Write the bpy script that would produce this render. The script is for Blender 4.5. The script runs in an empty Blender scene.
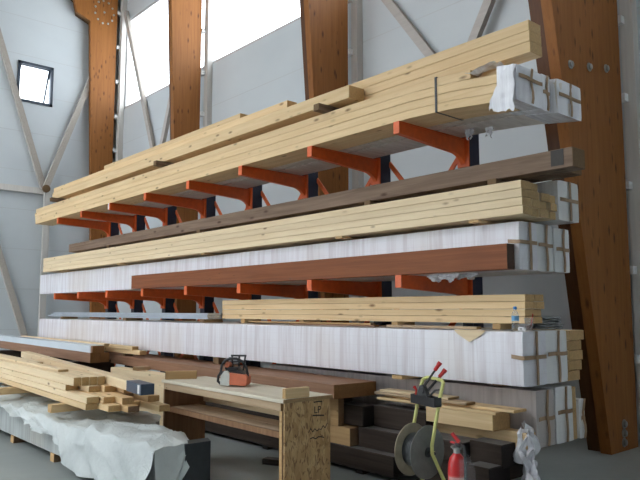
import bpy, bmesh, math, random
from mathutils import Vector, Matrix, noise
random.seed(7)
S = bpy.context.scene
COL = S.collection
PI = math.pi
R = math.radians

# ------------------------------------------------------------------ helpers
class MB:
    """collects shapes into one mesh"""
    def __init__(self): self.bm = bmesh.new()
    def box(self, x0, x1, y0, y1, z0, z1, bevel=0.0, seg=0, rot=None):
        r = bmesh.ops.create_cube(self.bm, size=1.0)
        vs = r['verts']
        c = Vector(((x0+x1)/2, (y0+y1)/2, (z0+z1)/2)); s = (abs(x1-x0), abs(y1-y0), abs(z1-z0))
        for v in vs: v.co = Vector((v.co.x*s[0], v.co.y*s[1], v.co.z*s[2]))
        if bevel > 0:
            es = list({e for v in vs for e in v.link_edges})
            rr = bmesh.ops.bevel(self.bm, geom=es, offset=min(bevel, min(s)*.3), segments=1, profile=.5, affect='EDGES')
            vs = list({v for f in rr['faces'] for v in f.verts} | {v for v in vs if v.is_valid})
        if seg > 1:
            es = [e for e in {e for v in vs for e in v.link_edges} if abs((e.verts[0].co-e.verts[1].co).normalized().x) > .99 and e.calc_length() > s[0]*.8]
            rr = bmesh.ops.subdivide_edges(self.bm, edges=es, cuts=seg-1, use_grid_fill=False)
            vs = list({v for f in rr['geom_inner'] for v in ([f] if isinstance(f, bmesh.types.BMVert) else [])} | {v for v in vs if v.is_valid})
        for v in vs:
            if rot: v.co = rot @ v.co
            v.co += c
        return self
    def bar(self, a, b, w, h, up=(0, 0, 1)):
        a = Vector(a); b = Vector(b); d = (b-a); L = d.length; d.normalize(); up = Vector(up)
        s = d.cross(up).normalized(); u = s.cross(d).normalized()
        r = bmesh.ops.create_cube(self.bm, size=1.0)
        for v in r['verts']: v.co = (a+b)/2 + d*v.co.x*L + s*v.co.y*w + u*v.co.z*h
        return self
    def prism(self, pts, axis, a, b):
        """polygon pts extruded along axis from a to b"""
        def P(p, t):
            return {'x': (t, p[0], p[1]), 'y': (p[0], t, p[1]), 'z': (p[0], p[1], t)}[axis]
        A = [self.bm.verts.new(P(p, a)) for p in pts]; B = [self.bm.verts.new(P(p, b)) for p in pts]
        n = len(pts)
        self.bm.faces.new(A); self.bm.faces.new(B[::-1])
        for i in range(n): self.bm.faces.new((A[i], B[i], B[(i+1) % n], A[(i+1) % n]))
        return self
    def tube(self, pts, r, n=10, closed=False):
        pts = [Vector(p) for p in pts]; rings = []
        m = len(pts)
        rad = r if isinstance(r, (list, tuple)) else [r]*m
        prev = None
        for i, p in enumerate(pts):
            if closed: d = pts[(i+1) % m]-pts[i-1]
            else: d = pts[min(i+1, m-1)]-pts[max(i-1, 0)]
            d.normalize()
            if prev is None:
                u = Vector((0, 0, 1)) if abs(d.z) < .9 else Vector((1, 0, 0))
                u = (u-d*u.dot(d)).normalized()
            else: u = (prev-d*prev.dot(d)).normalized()
            prev = u; w = d.cross(u)
            rings.append([self.bm.verts.new(p+(u*math.cos(2*PI*k/n)+w*math.sin(2*PI*k/n))*rad[i]) for k in range(n)])
        for i in range(m if closed else m-1):
            A, B = rings[i], rings[(i+1) % m]
            for k in range(n): self.bm.faces.new((A[k], A[(k+1) % n], B[(k+1) % n], B[k]))
        if not closed:
            self.bm.faces.new(rings[0][::-1]); self.bm.faces.new(rings[-1])
        return self
    def lathe(self, prof, n=24, axis='z', c=(0, 0, 0)):
        rings = []
        for r, h in prof:
            ring = []
            for k in range(n):
                a = 2*PI*k/n; x, y = r*math.cos(a), r*math.sin(a)
                p = (x, y, h) if axis == 'z' else (h, x, y) if axis == 'x' else (x, h, y)
                ring.append(self.bm.verts.new(Vector(p)+Vector(c)))
            rings.append(ring)
        for i in range(len(rings)-1):
            for k in range(n): self.bm.faces.new((rings[i][k], rings[i][(k+1) % n], rings[i+1][(k+1) % n], rings[i+1][k]))
        if prof[0][0] > 1e-6: self.bm.faces.new(rings[0][::-1])
        if prof[-1][0] > 1e-6: self.bm.faces.new(rings[-1])
        return self
    def grid(self, f, nu, nv):
        V = [[self.bm.verts.new(f(i/nu, j/nv)) for j in range(nv+1)] for i in range(nu+1)]
        for i in range(nu):
            for j in range(nv): self.bm.faces.new((V[i][j], V[i+1][j], V[i+1][j+1], V[i][j+1]))
        return self
    def build(self, name, mat, parent=None, loc=(0, 0, 0), rotz=0, smooth=True):
        bm = self.bm
        bmesh.ops.remove_doubles(bm, verts=bm.verts[:], dist=1e-5)
        bmesh.ops.recalc_face_normals(bm, faces=bm.faces[:])
        me = bpy.data.meshes.new(name); bm.to_mesh(me); bm.free()
        if smooth:
            for p in me.polygons: p.use_smooth = True
            me.set_sharp_from_angle(angle=R(35))
        me.materials.append(mat)
        o = bpy.data.objects.new(name, me); COL.objects.link(o)
        o.location = loc; o.rotation_euler = (0, 0, rotz)
        if parent is not None: o.parent = parent
        return o

def tag(o, label, cat, group=None, kind=None):
    o['label'] = label; o['category'] = cat
    if group: o['group'] = group
    if kind: o['kind'] = kind
    return o
def thing(name, loc, label, cat, group=None, rotz=0):
    o = bpy.data.objects.new(name, None); COL.objects.link(o)
    o.location = loc; o.rotation_euler = (0, 0, rotz); o.empty_display_size = .1
    return tag(o, label, cat, group)
def struct(name, mb, mat, label=None):
    o = mb.build(name, mat); o['kind'] = 'structure'
    if label: o['label'] = label
    return o

# ------------------------------------------------------------------ materials
class NT:
    def __init__(self, name):
        self.m = bpy.data.materials.new(name); self.m.use_nodes = True
        self.t = self.m.node_tree; self.t.nodes.clear()
        self.out = self.n('ShaderNodeOutputMaterial'); self.b = self.n('ShaderNodeBsdfPrincipled')
        self.l(self.b.outputs[0], self.out.inputs[0])
    def n(self, typ, **kw):
        x = self.t.nodes.new(typ)
        for k, v in kw.items(): setattr(x, k, v)
        return x
    def l(self, a, b): self.t.links.new(a, b)
    def math(self, op, a, b=None, c=None, clamp=False):
        x = self.n('ShaderNodeMath', operation=op, use_clamp=clamp)
        for i, v in enumerate((a, b, c)):
            if v is None: continue
            if isinstance(v, (int, float)): x.inputs[i].default_value = v
            else: self.l(v, x.inputs[i])
        return x.outputs[0]
    def mix(self, fac, a, b, mode='MIX'):
        x = self.n('ShaderNodeMix', data_type='RGBA', blend_type=mode)
        for i, v in ((0, fac), (6, a), (7, b)):
            if isinstance(v, (int, float)): x.inputs[i].default_value = v
            elif isinstance(v, tuple): x.inputs[i].default_value = (*v, 1) if len(v) == 3 else v
            else: self.l(v, x.inputs[i])
        return x.outputs[2]
    def coord(self, out='Object', scale=(1, 1, 1), jitter=False):
        tc = self.n('ShaderNodeTexCoord'); v = tc.outputs[out]
        if jitter:
            oi = self.n('ShaderNodeObjectInfo')
            mu = self.n('ShaderNodeVectorMath', operation='SCALE'); mu.inputs[0].default_value = (13.7, 5.1, 3.3); self.l(oi.outputs['Random'], mu.inputs['Scale'])
            ad = self.n('ShaderNodeVectorMath', operation='ADD'); self.l(v, ad.inputs[0]); self.l(mu.outputs[0], ad.inputs[1]); v = ad.outputs[0]
        mp = self.n('ShaderNodeMapping'); mp.inputs['Scale'].default_value = scale; self.l(v, mp.inputs[0])
        return mp.outputs[0]
    def noise(self, vec, scale=1, detail=3, rough=.55, dist=0):
        x = self.n('ShaderNodeTexNoise'); self.l(vec, x.inputs['Vector'])
        x.inputs['Scale'].default_value = scale; x.inputs['Detail'].default_value = detail
        x.inputs['Roughness'].default_value = rough; x.inputs['Distortion'].default_value = dist
        return x.outputs['Fac']
    def ramp(self, fac, stops):
        x = self.n('ShaderNodeValToRGB'); e = x.color_ramp.elements
        while len(e) < len(stops): e.new(.5)
        for k, (p, c) in zip(e, stops): k.position = p; k.color = (*c, 1) if len(c) == 3 else c
        self.l(fac, x.inputs[0]); return x.outputs[0]
    def bump(self, h, strength=.3, dist=.01):
        x = self.n('ShaderNodeBump'); x.inputs['Strength'].default_value = strength; x.inputs['Distance'].default_value = dist
        self.l(h, x.inputs['Height']); self.l(x.outputs[0], self.b.inputs['Normal'])
    def col(self, c):
        if isinstance(c, tuple): self.b.inputs['Base Color'].default_value = (*c, 1)
        else: self.l(c, self.b.inputs['Base Color'])
    def set(self, **kw):
        for k, v in kw.items(): self.b.inputs[k.replace('_', ' ')].default_value = v
        return self

def m_wood(name, c0, c1, end, knot=(.16, .07, .025), axis=0, rough=.6, knots=.11, grain=1.0, var=.16, lam=0.0, dust=None):
    t = NT(name)
    sc = [22*grain]*3; sc[axis] = .9
    v = t.coord(scale=tuple(sc), jitter=True)
    f = t.noise(v, 1, 4, .6, .6)
    c = t.ramp(f, [(.3, c0), (.7, c1)])
    if lam:     # glued lamellas, thin darker glue lines
        v0 = t.coord(); sp = t.n('ShaderNodeSeparateXYZ'); t.l(v0, sp.inputs[0])
        o = sp.outputs[1 if axis == 2 else 2]
        fr = t.math('FRACT', t.math('DIVIDE', o, lam))
        ln = t.math('LESS_THAN', fr, .05)
        c = t.mix(t.math('MULTIPLY', ln, .35), c, tuple(x*.5 for x in c0))
    if knots:
        ks = [9.0]*3; ks[axis] = 3.2
        kv = t.coord(scale=tuple(ks), jitter=True)
        vo = t.n('ShaderNodeTexVoronoi'); t.l(kv, vo.inputs['Vector']); vo.inputs['Scale'].default_value = 1.0
        kf = t.ramp(vo.outputs['Distance'], [(knots*.5, (1, 1, 1)), (knots*1.6, (0, 0, 0))])
        big = t.noise(kv, .6, 1)
        kf = t.math('MULTIPLY', kf, t.ramp(big, [(.38, (0, 0, 0)), (.50, (.85, .85, .85))]))
        c = t.mix(kf, c, knot)
    # end grain
    tc = t.n('ShaderNodeTexCoord'); sn = t.n('ShaderNodeSeparateXYZ'); t.l(tc.outputs['Normal'], sn.inputs[0])
    an = t.math('GREATER_THAN', t.math('ABSOLUTE', sn.outputs[axis]), .7)
    ev = t.coord(scale=(26, 26, 26), jitter=True)
    ec = t.ramp(t.noise(ev, 1, 3, .6, 2.0), [(.3, tuple(x*.75 for x in end)), (.7, end)])
    c = t.mix(an, c, ec)
    if dust:
        up = t.math('GREATER_THAN', sn.outputs[2], .8)
        c = t.mix(t.math('MULTIPLY', up, t.ramp(t.noise(t.coord(scale=(5, 5, 5)), 1, 4), [(.25, (.35, .35, .35)), (.6, (.95, .95, .95))])), c, dust)
    oi = t.n('ShaderNodeObjectInfo'); hs = t.n('ShaderNodeHueSaturation')
    t.l(t.math('MULTIPLY_ADD', oi.outputs['Random'], var, 1-var/2), hs.inputs['Value']); t.l(c, hs.inputs['Color'])
    t.col(hs.outputs[0]); t.set(Roughness=rough, Specular_IOR_Level=.22); t.bump(f, .12, .003)
    return t.m

def m_plain(name, c, rough=.5, metal=0.0, vary=.12, scale=14, bump=0.0, **kw):
    t = NT(name); v = t.coord(scale=(scale,)*3, jitter=True); f = t.noise(v, 1, 4)
    t.col(t.ramp(f, [(.3, tuple(x*(1-vary) for x in c)), (.7, tuple(min(1, x*(1+vary)) for x in c))]))
    t.set(Roughness=rough, Metallic=metal, **kw)
    if bump: t.bump(f, bump, .01)
    return t.m

def m_film(name, c_hi, c_lo, stripes=True, wood=(.62, .5, .36), rough=.3):
    """white plastic wrapping, the stacked boards showing faintly through"""
    t = NT(name)
    v = t.coord(scale=(17, 2.5, .7), jitter=True)
    f = t.noise(v, 1, 3, .6, .3)
    c = t.ramp(f, [(.36, c_lo), (.58, c_hi)])
    v2 = t.coord(scale=(.8, .8, .5), jitter=True); f2 = t.noise(v2, 1, 2)
    c = t.mix(t.ramp(f2, [(.55, (0, 0, 0)), (.75, (.28, .28, .28))]), c, wood)
    if stripes:
        sp = t.n('ShaderNodeSeparateXYZ'); t.l(t.coord(), sp.inputs[0])
        ln = t.math('LESS_THAN', t.math('FRACT', t.math('DIVIDE', sp.outputs[2], .095)), .07)
        c = t.mix(t.math('MULTIPLY', ln, .10), c, (.5, .46, .47))
    t.col(c); t.set(Roughness=rough)
    t.b.inputs['Subsurface Weight'].default_value = 0.0
    t.bump(t.noise(t.coord(scale=(26, 9, 5), jitter=True), 1, 4, .6, .8), .35, .012)
    return t.m

def m_wall(name, ch=1.115, off=.0):
    t = NT(name)
    sp = t.n('ShaderNodeSeparateXYZ'); t.l(t.coord(), sp.inputs[0])
    fr = t.math('FRACT', t.math('DIVIDE', t.math('ADD', sp.outputs[2], off), ch))
    ln = t.math('LESS_THAN', fr, .018)
    f = t.noise(t.coord(scale=(.5, .5, .7)), 1, 3)
    c = t.ramp(f, [(.3, (.58, .62, .65)), (.7, (.64, .68, .705))])
    c = t.mix(ln, c, (.56, .585, .60)); t.col(c); t.set(Roughness=.45)
    t.bump(t.math('SUBTRACT', 1.0, ln), .4, .01)
    return t.m

def m_osb(name):
    t = NT(name)
    v = t.coord(scale=(10, 10, 5)); w = t.n('ShaderNodeTexVoronoi'); t.l(v, w.inputs['Vector']); w.inputs['Scale'].default_value = 2.2
    f = t.noise(t.coord(scale=(16, 16, 8)), 1, 4, .7, 2.5)
    sp = t.n('ShaderNodeSeparateColor'); t.l(w.outputs['Color'], sp.inputs[0])
    c = t.mix(f, t.ramp(sp.outputs[0], [(0, (.36, .21, .085)), (.45, (.58, .37, .165)), (1, (.74, .53, .28))]), (.40, .25, .11))
    d = t.noise(t.coord(scale=(22, 22, 8)), 1, 2, .5, 2.5)
    c = t.mix(t.ramp(d, [(.56, (0, 0, 0)), (.63, (.75, .75, .75))]), c, (.16, .08, .035))
    t.col(c); t.set(Roughness=.7); t.bump(f, .2, .004)
    return t.m

def m_floor(name):
    t = NT(name)
    f = t.noise(t.coord(scale=(.45, .45, .45)), 1, 5, .6, .4); g = t.noise(t.coord(scale=(9, 9, 9)), 1, 4, .65)
    c = t.ramp(f, [(.3, (.24, .26, .25)), (.7, (.37, .40, .385))])
    c = t.mix(t.math('MULTIPLY', g, .35), c, (.22, .235, .23))
    t.col(c); t.set(Roughness=.42); t.bump(g, .08, .004)
    return t.m

def m_glass(name, tint=(1, 1, 1)):
    t = NT(name); t.t.nodes.remove(t.b)
    tr = t.n('ShaderNodeBsdfTransparent'); tr.inputs[0].default_value = (*tint, 1)
    gl = t.n('ShaderNodeBsdfGlossy'); gl.inputs['Roughness'].default_value = .03
    mx = t.n('ShaderNodeMixShader'); mx.inputs[0].default_value = .05; t.l(tr.outputs[0], mx.inputs[1]); t.l(gl.outputs[0], mx.inputs[2])
    t.l(mx.outputs[0], t.out.inputs[0]); return t.m

W_SPRUCE = m_wood('spruce', (.67, .47, .25), (.80, .605, .36), (.60, .39, .18), knots=.13)
W_PALE = m_wood('pale_spruce', (.715, .55, .345), (.825, .675, .455), (.56, .38, .18), knots=.11)
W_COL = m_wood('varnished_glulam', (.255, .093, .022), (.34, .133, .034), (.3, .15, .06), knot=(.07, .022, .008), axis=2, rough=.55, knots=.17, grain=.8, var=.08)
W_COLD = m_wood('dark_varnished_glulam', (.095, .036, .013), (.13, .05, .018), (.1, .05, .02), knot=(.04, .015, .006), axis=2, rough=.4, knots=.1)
W_RED = m_wood('red_stained_glulam', (.19, .058, .020), (.27, .092, .034), (.06, .032, .02), knot=(.12, .05, .02), rough=.5, knots=.06, lam=.045)
W_SLAB = m_wood('brown_glulam', (.26, .135, .080), (.36, .205, .130), (.25, .12, .045), knot=(.14, .06, .03), rough=.55, knots=.06)
W_GREY = m_wood('weathered_timber', (.14, .092, .064), (.25, .175, .125), (.20, .125, .065), knot=(.06, .03, .02), rough=.75, knots=.15)
W_DARK = m_wood('creosoted_timber', (.030, .021, .017), (.060, .043, .034), (.022, .017, .016), knot=(.02, .015, .012), rough=.7, knots=.05, dust=(.17, .158, .15))
W_BLOCK = m_wood('orange_spruce', (.46, .28, .125), (.60, .40, .20), (.26, .16, .09))
W_BENCH = m_wood('worn_bench_board', (.44, .31, .19), (.58, .44, .30), (.36, .22, .10), knots=.05, rough=.7)
W_TOP = m_wood('bench_plywood', (.64, .58, .46), (.74, .68, .56), (.40, .27, .14), knots=0, rough=.6, grain=.5)
W_BROWN = m_wood('brown_bench_board', (.20, .105, .055), (.30, .17, .09), (.2, .11, .06), axis=2, knots=.05)
W_BRACE = m_wood('grey_painted_timber', (.50, .455, .43), (.58, .535, .50), (.5, .45, .4), knots=0, rough=.6)
W_STUD = m_wood('white_stud', (.60, .57, .54), (.68, .65, .61), (.6, .55, .5), axis=2, knots=0, rough=.6)
FILM = m_film('white_film', (.80, .79, .835), (.66, .62, .655))
FILM_W = m_film('clear_white_film', (.86, .86, .89), (.66, .65, .69), stripes=False, rough=.25)
FILM_END = m_film('film_over_ends', (.80, .795, .79), (.68, .675, .67), stripes=True, rough=.35)
FILM_DARK = m_film('dark_film', (.48, .43, .41), (.38, .335, .315), stripes=False, rough=.5)  # darker, browner film for the lowest front pack
FILM_TAN = m_film('film_over_boards', (.70, .64, .575), (.56, .49, .42), stripes=False, rough=.35)
TAPE = m_plain('brown_tape', (.33, .21, .115), .4, vary=.15)
STRAPM = m_plain('black_strap', (.03, .03, .035), .4)
ORANGE = m_plain('orange_paint', (.72, .125, .022), .42, vary=.1)
NAVY = m_plain('navy_paint', (.022, .030, .060), .4)
WHITEP = m_plain('white_paint', (.82, .82, .82), .4)
WALL = m_wall('sandwich_panels', off=.0); 
FRAME_D = m_plain('dark_window_frame', (.035, .05, .075), .4)
FRAME_P = m_plain('pale_window_frame', (.55, .53, .53), .5)
GLASS = m_glass('window_glass', (.97, .99, 1.0))
CONC = m_floor('concrete_floor')
ROOF = m_plain('roof_sheet', (.50, .47, .42), .6)
STEEL = m_plain('bolt_steel', (.45, .46, .45), .35, 1.0)
TARP = None
t = NT('white_tarpaulin'); f = t.noise(t.coord(scale=(1.6, 1.6, 1.6)), 1, 5, .6, .5)
t.col(t.ramp(f, [(.3, (.50, .54, .54)), (.62, (.62, .66, .65)), (.8, (.72, .75, .72))])); t.set(Roughness=.5)
t.bump(t.noise(t.coord(scale=(11, 11, 7)), 1, 5, .6, 1.2), .55, .03); TARP = t.m
GREYWRAP = m_film('grey_pack_wrap', (.42, .45, .44), (.31, .325, .32), stripes=False, wood=(.40, .33, .24), rough=.6)
DARKWRAP = m_plain('black_wrap', (.028, .036, .042), .45, bump=.3)
OSB = m_osb('osb_board')
YELLOW = m_plain('yellow_green_paint', (.66, .66, .24), .4, vary=.06)
BLACK = m_plain('black_plastic', (.025, .025, .028), .45)
BLACKM = m_plain('black_steel', (.05, .05, .052), .5, .3, bump=.1)
REELF = m_plain('grey_cardboard_flange', (.17, .17, .155), .75, bump=.1)
REELR = m_plain('tan_cardboard_flange', (.36, .31, .22), .75, bump=.1)
t = NT('strapping_coil'); sp = t.n('ShaderNodeSeparateXYZ'); t.l(t.coord(), sp.inputs[0])
f = t.math('FRACT', t.math('MULTIPLY', sp.outputs[0], 60.0)); t.col(t.ramp(f, [(.1, (.02, .02, .022)), (.5, (.07, .075, .08))])); t.set(Roughness=.35); t.bump(f, .5, .003); COIL = t.m
REDP = m_plain('red_paint', (.55, .025, .025), .3, vary=.06)
REDG = m_plain('red_rubber', (.62, .03, .03), .4)
SAWO = m_plain('saw_orange', (.66, .19, .10), .42, vary=.1)
SAWG = m_plain('saw_grey', (.60, .62, .58), .45)
SILVER = m_plain('galvanised_profile', (.62, .67, .74), .28, .75, vary=.08, scale=5)
LABELW = m_plain('label_white', (.75, .72, .70), .5)
BLUE = m_plain('blue_cap', (.05, .25, .65), .35)
BLUEL = m_plain('blue_label', (.18, .45, .75), .45)
t = NT('clear_plastic'); t.col((.9, .95, 1)); t.set(Roughness=.08, IOR=1.33); t.b.inputs['Transmission Weight'].default_value = .9; CLEAR = t.m
COFFEE = m_plain('brown_drink', (.16, .07, .035), .25)
CLOTH = m_plain('grey_cloth', (.30, .31, .31), .85, vary=.25, scale=30, bump=.5)
INK = m_plain('black_ink', (.03, .022, .018), .8)
t = NT('thin_clear_plastic'); t.t.nodes.remove(t.b)
tr = t.n('ShaderNodeBsdfTransparent'); df = t.n('ShaderNodeBsdfDiffuse'); df.inputs[0].default_value = (.75, .78, .80, 1)
mx = t.n('ShaderNodeMixShader'); mx.inputs[0].default_value = .10; t.l(tr.outputs[0], mx.inputs[1]); t.l(df.outputs[0], mx.inputs[2]); t.l(mx.outputs[0], t.out.inputs[0]); BAG = t.m

# ------------------------------------------------------------------ generic timber
def beam(name, x0, x1, y0, y1, z0, z1, mat, parent=None, yaw=0, bevel=.004, seg=0, sag=None):
    """one timber, its own origin in its middle, long axis local X; turned by yaw about its right front corner"""
    L, W, T = x1-x0, y1-y0, z1-z0
    mb = MB().box(-L/2, L/2, -W/2, W/2, -T/2, T/2, bevel, seg)
    c = Vector((x1, y0, 0)) + Matrix.Rotation(yaw, 3, 'Z') @ Vector((-L/2, W/2, 0)); c.z = (z0+z1)/2
    if sag:
        for v in mb.bm.verts: v.co.z += sag(v.co.x+c.x)
    p = parent.location if parent is not None else Vector((0, 0, 0))
    return mb.build(name, mat, parent, c-p, yaw)
def cross_block(name, x, y0, y1, z0, z1, mat, w=.09, parent=None):
    """a bearer or sticker lying across, long axis Y"""
    L = y1-y0
    mb = MB().box(-L/2, L/2, -w/2, w/2, -(z1-z0)/2, (z1-z0)/2, .003)
    p = parent.location if parent is not None else Vector((0, 0, 0))
    return mb.build(name, mat, parent, Vector((x, (y0+y1)/2, (z0+z1)/2))-p, PI/2)

def sagA(x): return -.10*(max(0, x+4.7)/1.4)**2
def fbm(p, s): return noise.noise(Vector(p)*s)

def film_box(name, x0, x1, y0, y1, z0, z1, mat, parent, amp=.006, nx=160, sag=None, seed=0.0, endamp=.012):
    """plastic wrapped block: a ring of points along X, wrinkled, with gridded ends"""
    mb = MB(); ny, nz, rd = 6, 8, .012
    ring = []
    for i in range(nz+1): ring.append((y0, z0+(z1-z0)*i/nz, 0, -1))
    for i in range(1, ny+1): ring.append((y0+(y1-y0)*i/ny, z1, 1, 0))
    for i in range(1, nz+1): ring.append((y1, z1-(z1-z0)*i/nz, 0, 1))
    for i in range(1, ny): ring.append((y1-(y1-y0)*i/ny, z0, -1, 0))
    P = parent.location
    rows = []
    for i in range(nx+1):
        u = i/nx; u = 1-(1-u)**1.25; x = x0+(x1-x0)*u; row = []
        for (y, z, nzz, nyy) in ring:
            d = amp*(noise.noise(Vector((x*7+seed, y*3, z*2.2)))+.6*noise.noise(Vector((x*19+seed, y*5, z*4))))
            d = max(-amp, min(amp, d))
            yy = y+(d*nyy if nyy else 0)*1.0; zz = z+(d*.4*nzz)
            cy, cz = (y0+y1)/2, (z0+z1)/2
            if (y in (y0, y1)) and (z in (z0, z1)): yy += (cy-yy)/abs(cy-yy)*rd*.5; zz += (cz-zz)/abs(cz-zz)*rd*.4
            s = sag(x) if sag else 0
            row.append(mb.bm.verts.new((x-P.x, yy-P.y, zz+s-P.z)))
        rows.append(row)
    n = len(ring)
    for i in range(nx):
        for k in range(n): mb.bm.faces.new((rows[i][k], rows[i][(k+1) % n], rows[i+1][(k+1) % n], rows[i+1][k]))
    for row, sx in ((rows[0], -1), (rows[-1], 1)):
        # end grid stitched to the ring
        xx = x0 if sx < 0 else x1
        s = sag(xx) if sag else 0
        G = {}
        for a in range(ny+1):
            for b in range(nz+1):
                if a == 0: v = row[b]
                elif a == ny: v = row[nz+ny+(nz-b)]
                elif b == nz: v = row[nz+a]
                elif b == 0: v = row[2*nz+2*ny-a]
                else:
                    y = y0+(y1-y0)*a/ny; z = z0+(z1-z0)*b/nz
                    d = endamp*noise.noise(Vector((y*9+seed, z*7, sx*3)))
                    v = mb.bm.verts.new((xx+d-P.x, y-P.y, z+s-P.z))
                G[a, b] = v
        for a in range(ny):
            for b in range(nz):
                mb.bm.faces.new((G[a, b], G[a+1, b], G[a+1, b+1], G[a, b+1]))
    return mb.build(name, mat, parent)

def band(name, pts, normal_w, mat, parent, w=.035, th=.004):
    """tape following a polyline; normal_w = sideways direction of the tape"""
    mb = MB(); P = parent.location; side = Vector(normal_w).normalized()
    pts = [Vector(p)-P for p in pts]
    A = []
    for i, p in enumerate(pts):
        d = (pts[min(i+1, len(pts)-1)]-pts[max(i-1, 0)]).normalized(); nn = d.cross(side).normalized()
        A.append([mb.bm.verts.new(p+side*a*w/2+nn*b*th/2) for a, b in ((-1, -1), (1, -1), (1, 1), (-1, 1))])
    for i in range(len(A)-1):
        for k in range(4): mb.bm.faces.new((A[i][k], A[i][(k+1) % 4], A[i+1][(k+1) % 4], A[i+1][k]))
    mb.bm.faces.new(A[0]); mb.bm.faces.new(A[-1][::-1])
    return mb.build(name, mat, parent)

def end_tapes(root, x1, y0, y1, z0, z1, zt, front=0.0, sagd=0.0, wob=0.0):
    """a cross of brown tape on the wrapped end: one upright, one level (running round onto the front by `front`)"""
    ym = (y0+y1)/2+.02; x = x1+.014
    n = 6
    band('tape_strip', [(x+.002*math.sin(i), ym+wob*math.sin(i*1.3), z0+.004+(z1-z0-.004)*i/n+sagd) for i in range(n+1)], (0, 1, 0), TAPE, root)
    pts = [(x, y0+.02+(y1-y0-.04)*i/n, zt+sagd+wob*.5*math.sin(i)) for i in range(n+1)]
    if front: pts = [(x1-front, y0-.008, zt+sagd+.01), (x1-.01, y0-.009, zt+sagd), (x+.001, y0-.004, zt+sagd)] + pts
    band('tape_strip', pts, (0, 0, 1), TAPE, root)

def wrapped(name, x0, x1, y0, y1, z0, z1, label, group, mat=FILM, zt=None, front=0.0, sag=None, tapes=True, seed=0.0, nx=150, amp=.006, wob=.0, endmat=None):
    root = thing(name, ((x0+x1)/2, (y0+y1)/2, z0), label, 'wrapped timber bundle', group)
    film_box('plastic_wrap', x0, x1, y0, y1, z0, z1, mat, root, amp=amp, nx=nx, sag=sag, seed=seed)
    s = sag(x1) if sag else 0
    if mat is FILM_TAN: film_box('film_end', x1-.35, x1+.006, y0-.003, y1+.003, z0-.004, z1+.004, FILM_W, root, amp=amp, nx=10, sag=sag, seed=seed+2, endamp=.02)
    if tapes: end_tapes(root, x1, y0, y1, z0, z1, zt if zt else (z0+z1)/2, front, s, wob)
    return root

# ------------------------------------------------------------------ the hall
BACK = 8.65; LEFT = -19.5; RIGHT = 5.0; FRONT = -12.0; TOPZ = 11.6
struct('floor', MB().box(LEFT-.25, RIGHT+.2, FRONT, BACK+.25, -.2, 0), CONC)
# unseen roof and front wall; rooflight and gate openings added to steer the light
SX0, SX1, SY0, SY1 = -18.0, -6.0, -11.5, -4.0
struct('ceiling', MB().box(LEFT-.25, RIGHT+.2, SY1, BACK+.25, TOPZ, TOPZ+.2).box(LEFT-.25, RIGHT+.2, FRONT, SY0, TOPZ, TOPZ+.2)
       .box(LEFT-.25, SX0, SY0, SY1, TOPZ, TOPZ+.2).box(SX1, RIGHT+.2, SY0, SY1, TOPZ, TOPZ+.2), ROOF)
GX0, GX1, GZ = -18.5, -11.5, 4.5
struct('wall_front', MB().box(LEFT, GX0, FRONT-.2, FRONT, 0, TOPZ).box(GX1, RIGHT, FRONT-.2, FRONT, 0, TOPZ).box(GX0, GX1, FRONT-.2, FRONT, GZ, TOPZ), WHITEP)
WZ0, WZ1 = 7.8, 10.62
bays = [(-19.05, -14.35), (-14.12, -9.05), (-8.55, -4.2), (-3.5, 1.2)]
mb = MB().box(LEFT, RIGHT, BACK, BACK+.2, 0, WZ0).box(LEFT, RIGHT, BACK, BACK+.2, WZ1, TOPZ)
xs = [LEFT]+[v for b in bays for v in b]+[RIGHT]
for i in range(0, len(xs), 2): mb.box(xs[i], xs[i+1], BACK, BACK+.2, WZ0, WZ1)
struct('wall_back', mb, WALL)
for i, (a, b) in enumerate(bays):
    m = MB(); w = .07
    m.box(a, b, BACK+.02, BACK+.12, WZ0, WZ0+w).box(a, b, BACK+.02, BACK+.12, WZ1-w, WZ1)
    m.box(a, a+w, BACK+.02, BACK+.12, WZ0, WZ1).box(b-w, b, BACK+.02, BACK+.12, WZ0, WZ1)
    o = struct('window_%d' % (i+1), m, FRAME_P)
    g = MB().box(a+w, b-w, BACK+.06, BACK+.075, WZ0+w, WZ1-w).build('window_pane', GLASS, o)
# end wall with one small window
wy0, wy1, wz0, wz1 = 5.64, 6.64, 7.56, 8.74
mb = MB().box(LEFT-.2, LEFT, FRONT, wy0, 0, TOPZ).box(LEFT-.2, LEFT, wy1, BACK+.2, 0, TOPZ).box(LEFT-.2, LEFT, wy0, wy1, 0, wz0).box(LEFT-.2, LEFT, wy0, wy1, wz1, TOPZ)
struct('wall_left', mb, WALL)
struct('wall_right', MB().box(RIGHT, RIGHT+.2, FRONT, BACK+.2, 0, TOPZ), WALL)
m = MB(); w = .075; X0, X1 = LEFT-.12, LEFT+.03
m.box(X0, X1, wy0, wy1, wz0, wz0+w).box(X0, X1, wy0, wy1, wz1-w, wz1).box(X0, X1, wy0, wy0+w, wz0, wz1).box(X0, X1, wy1-w, wy1, wz0, wz1)
wo = struct('window_5', m, FRAME_D)
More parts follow.
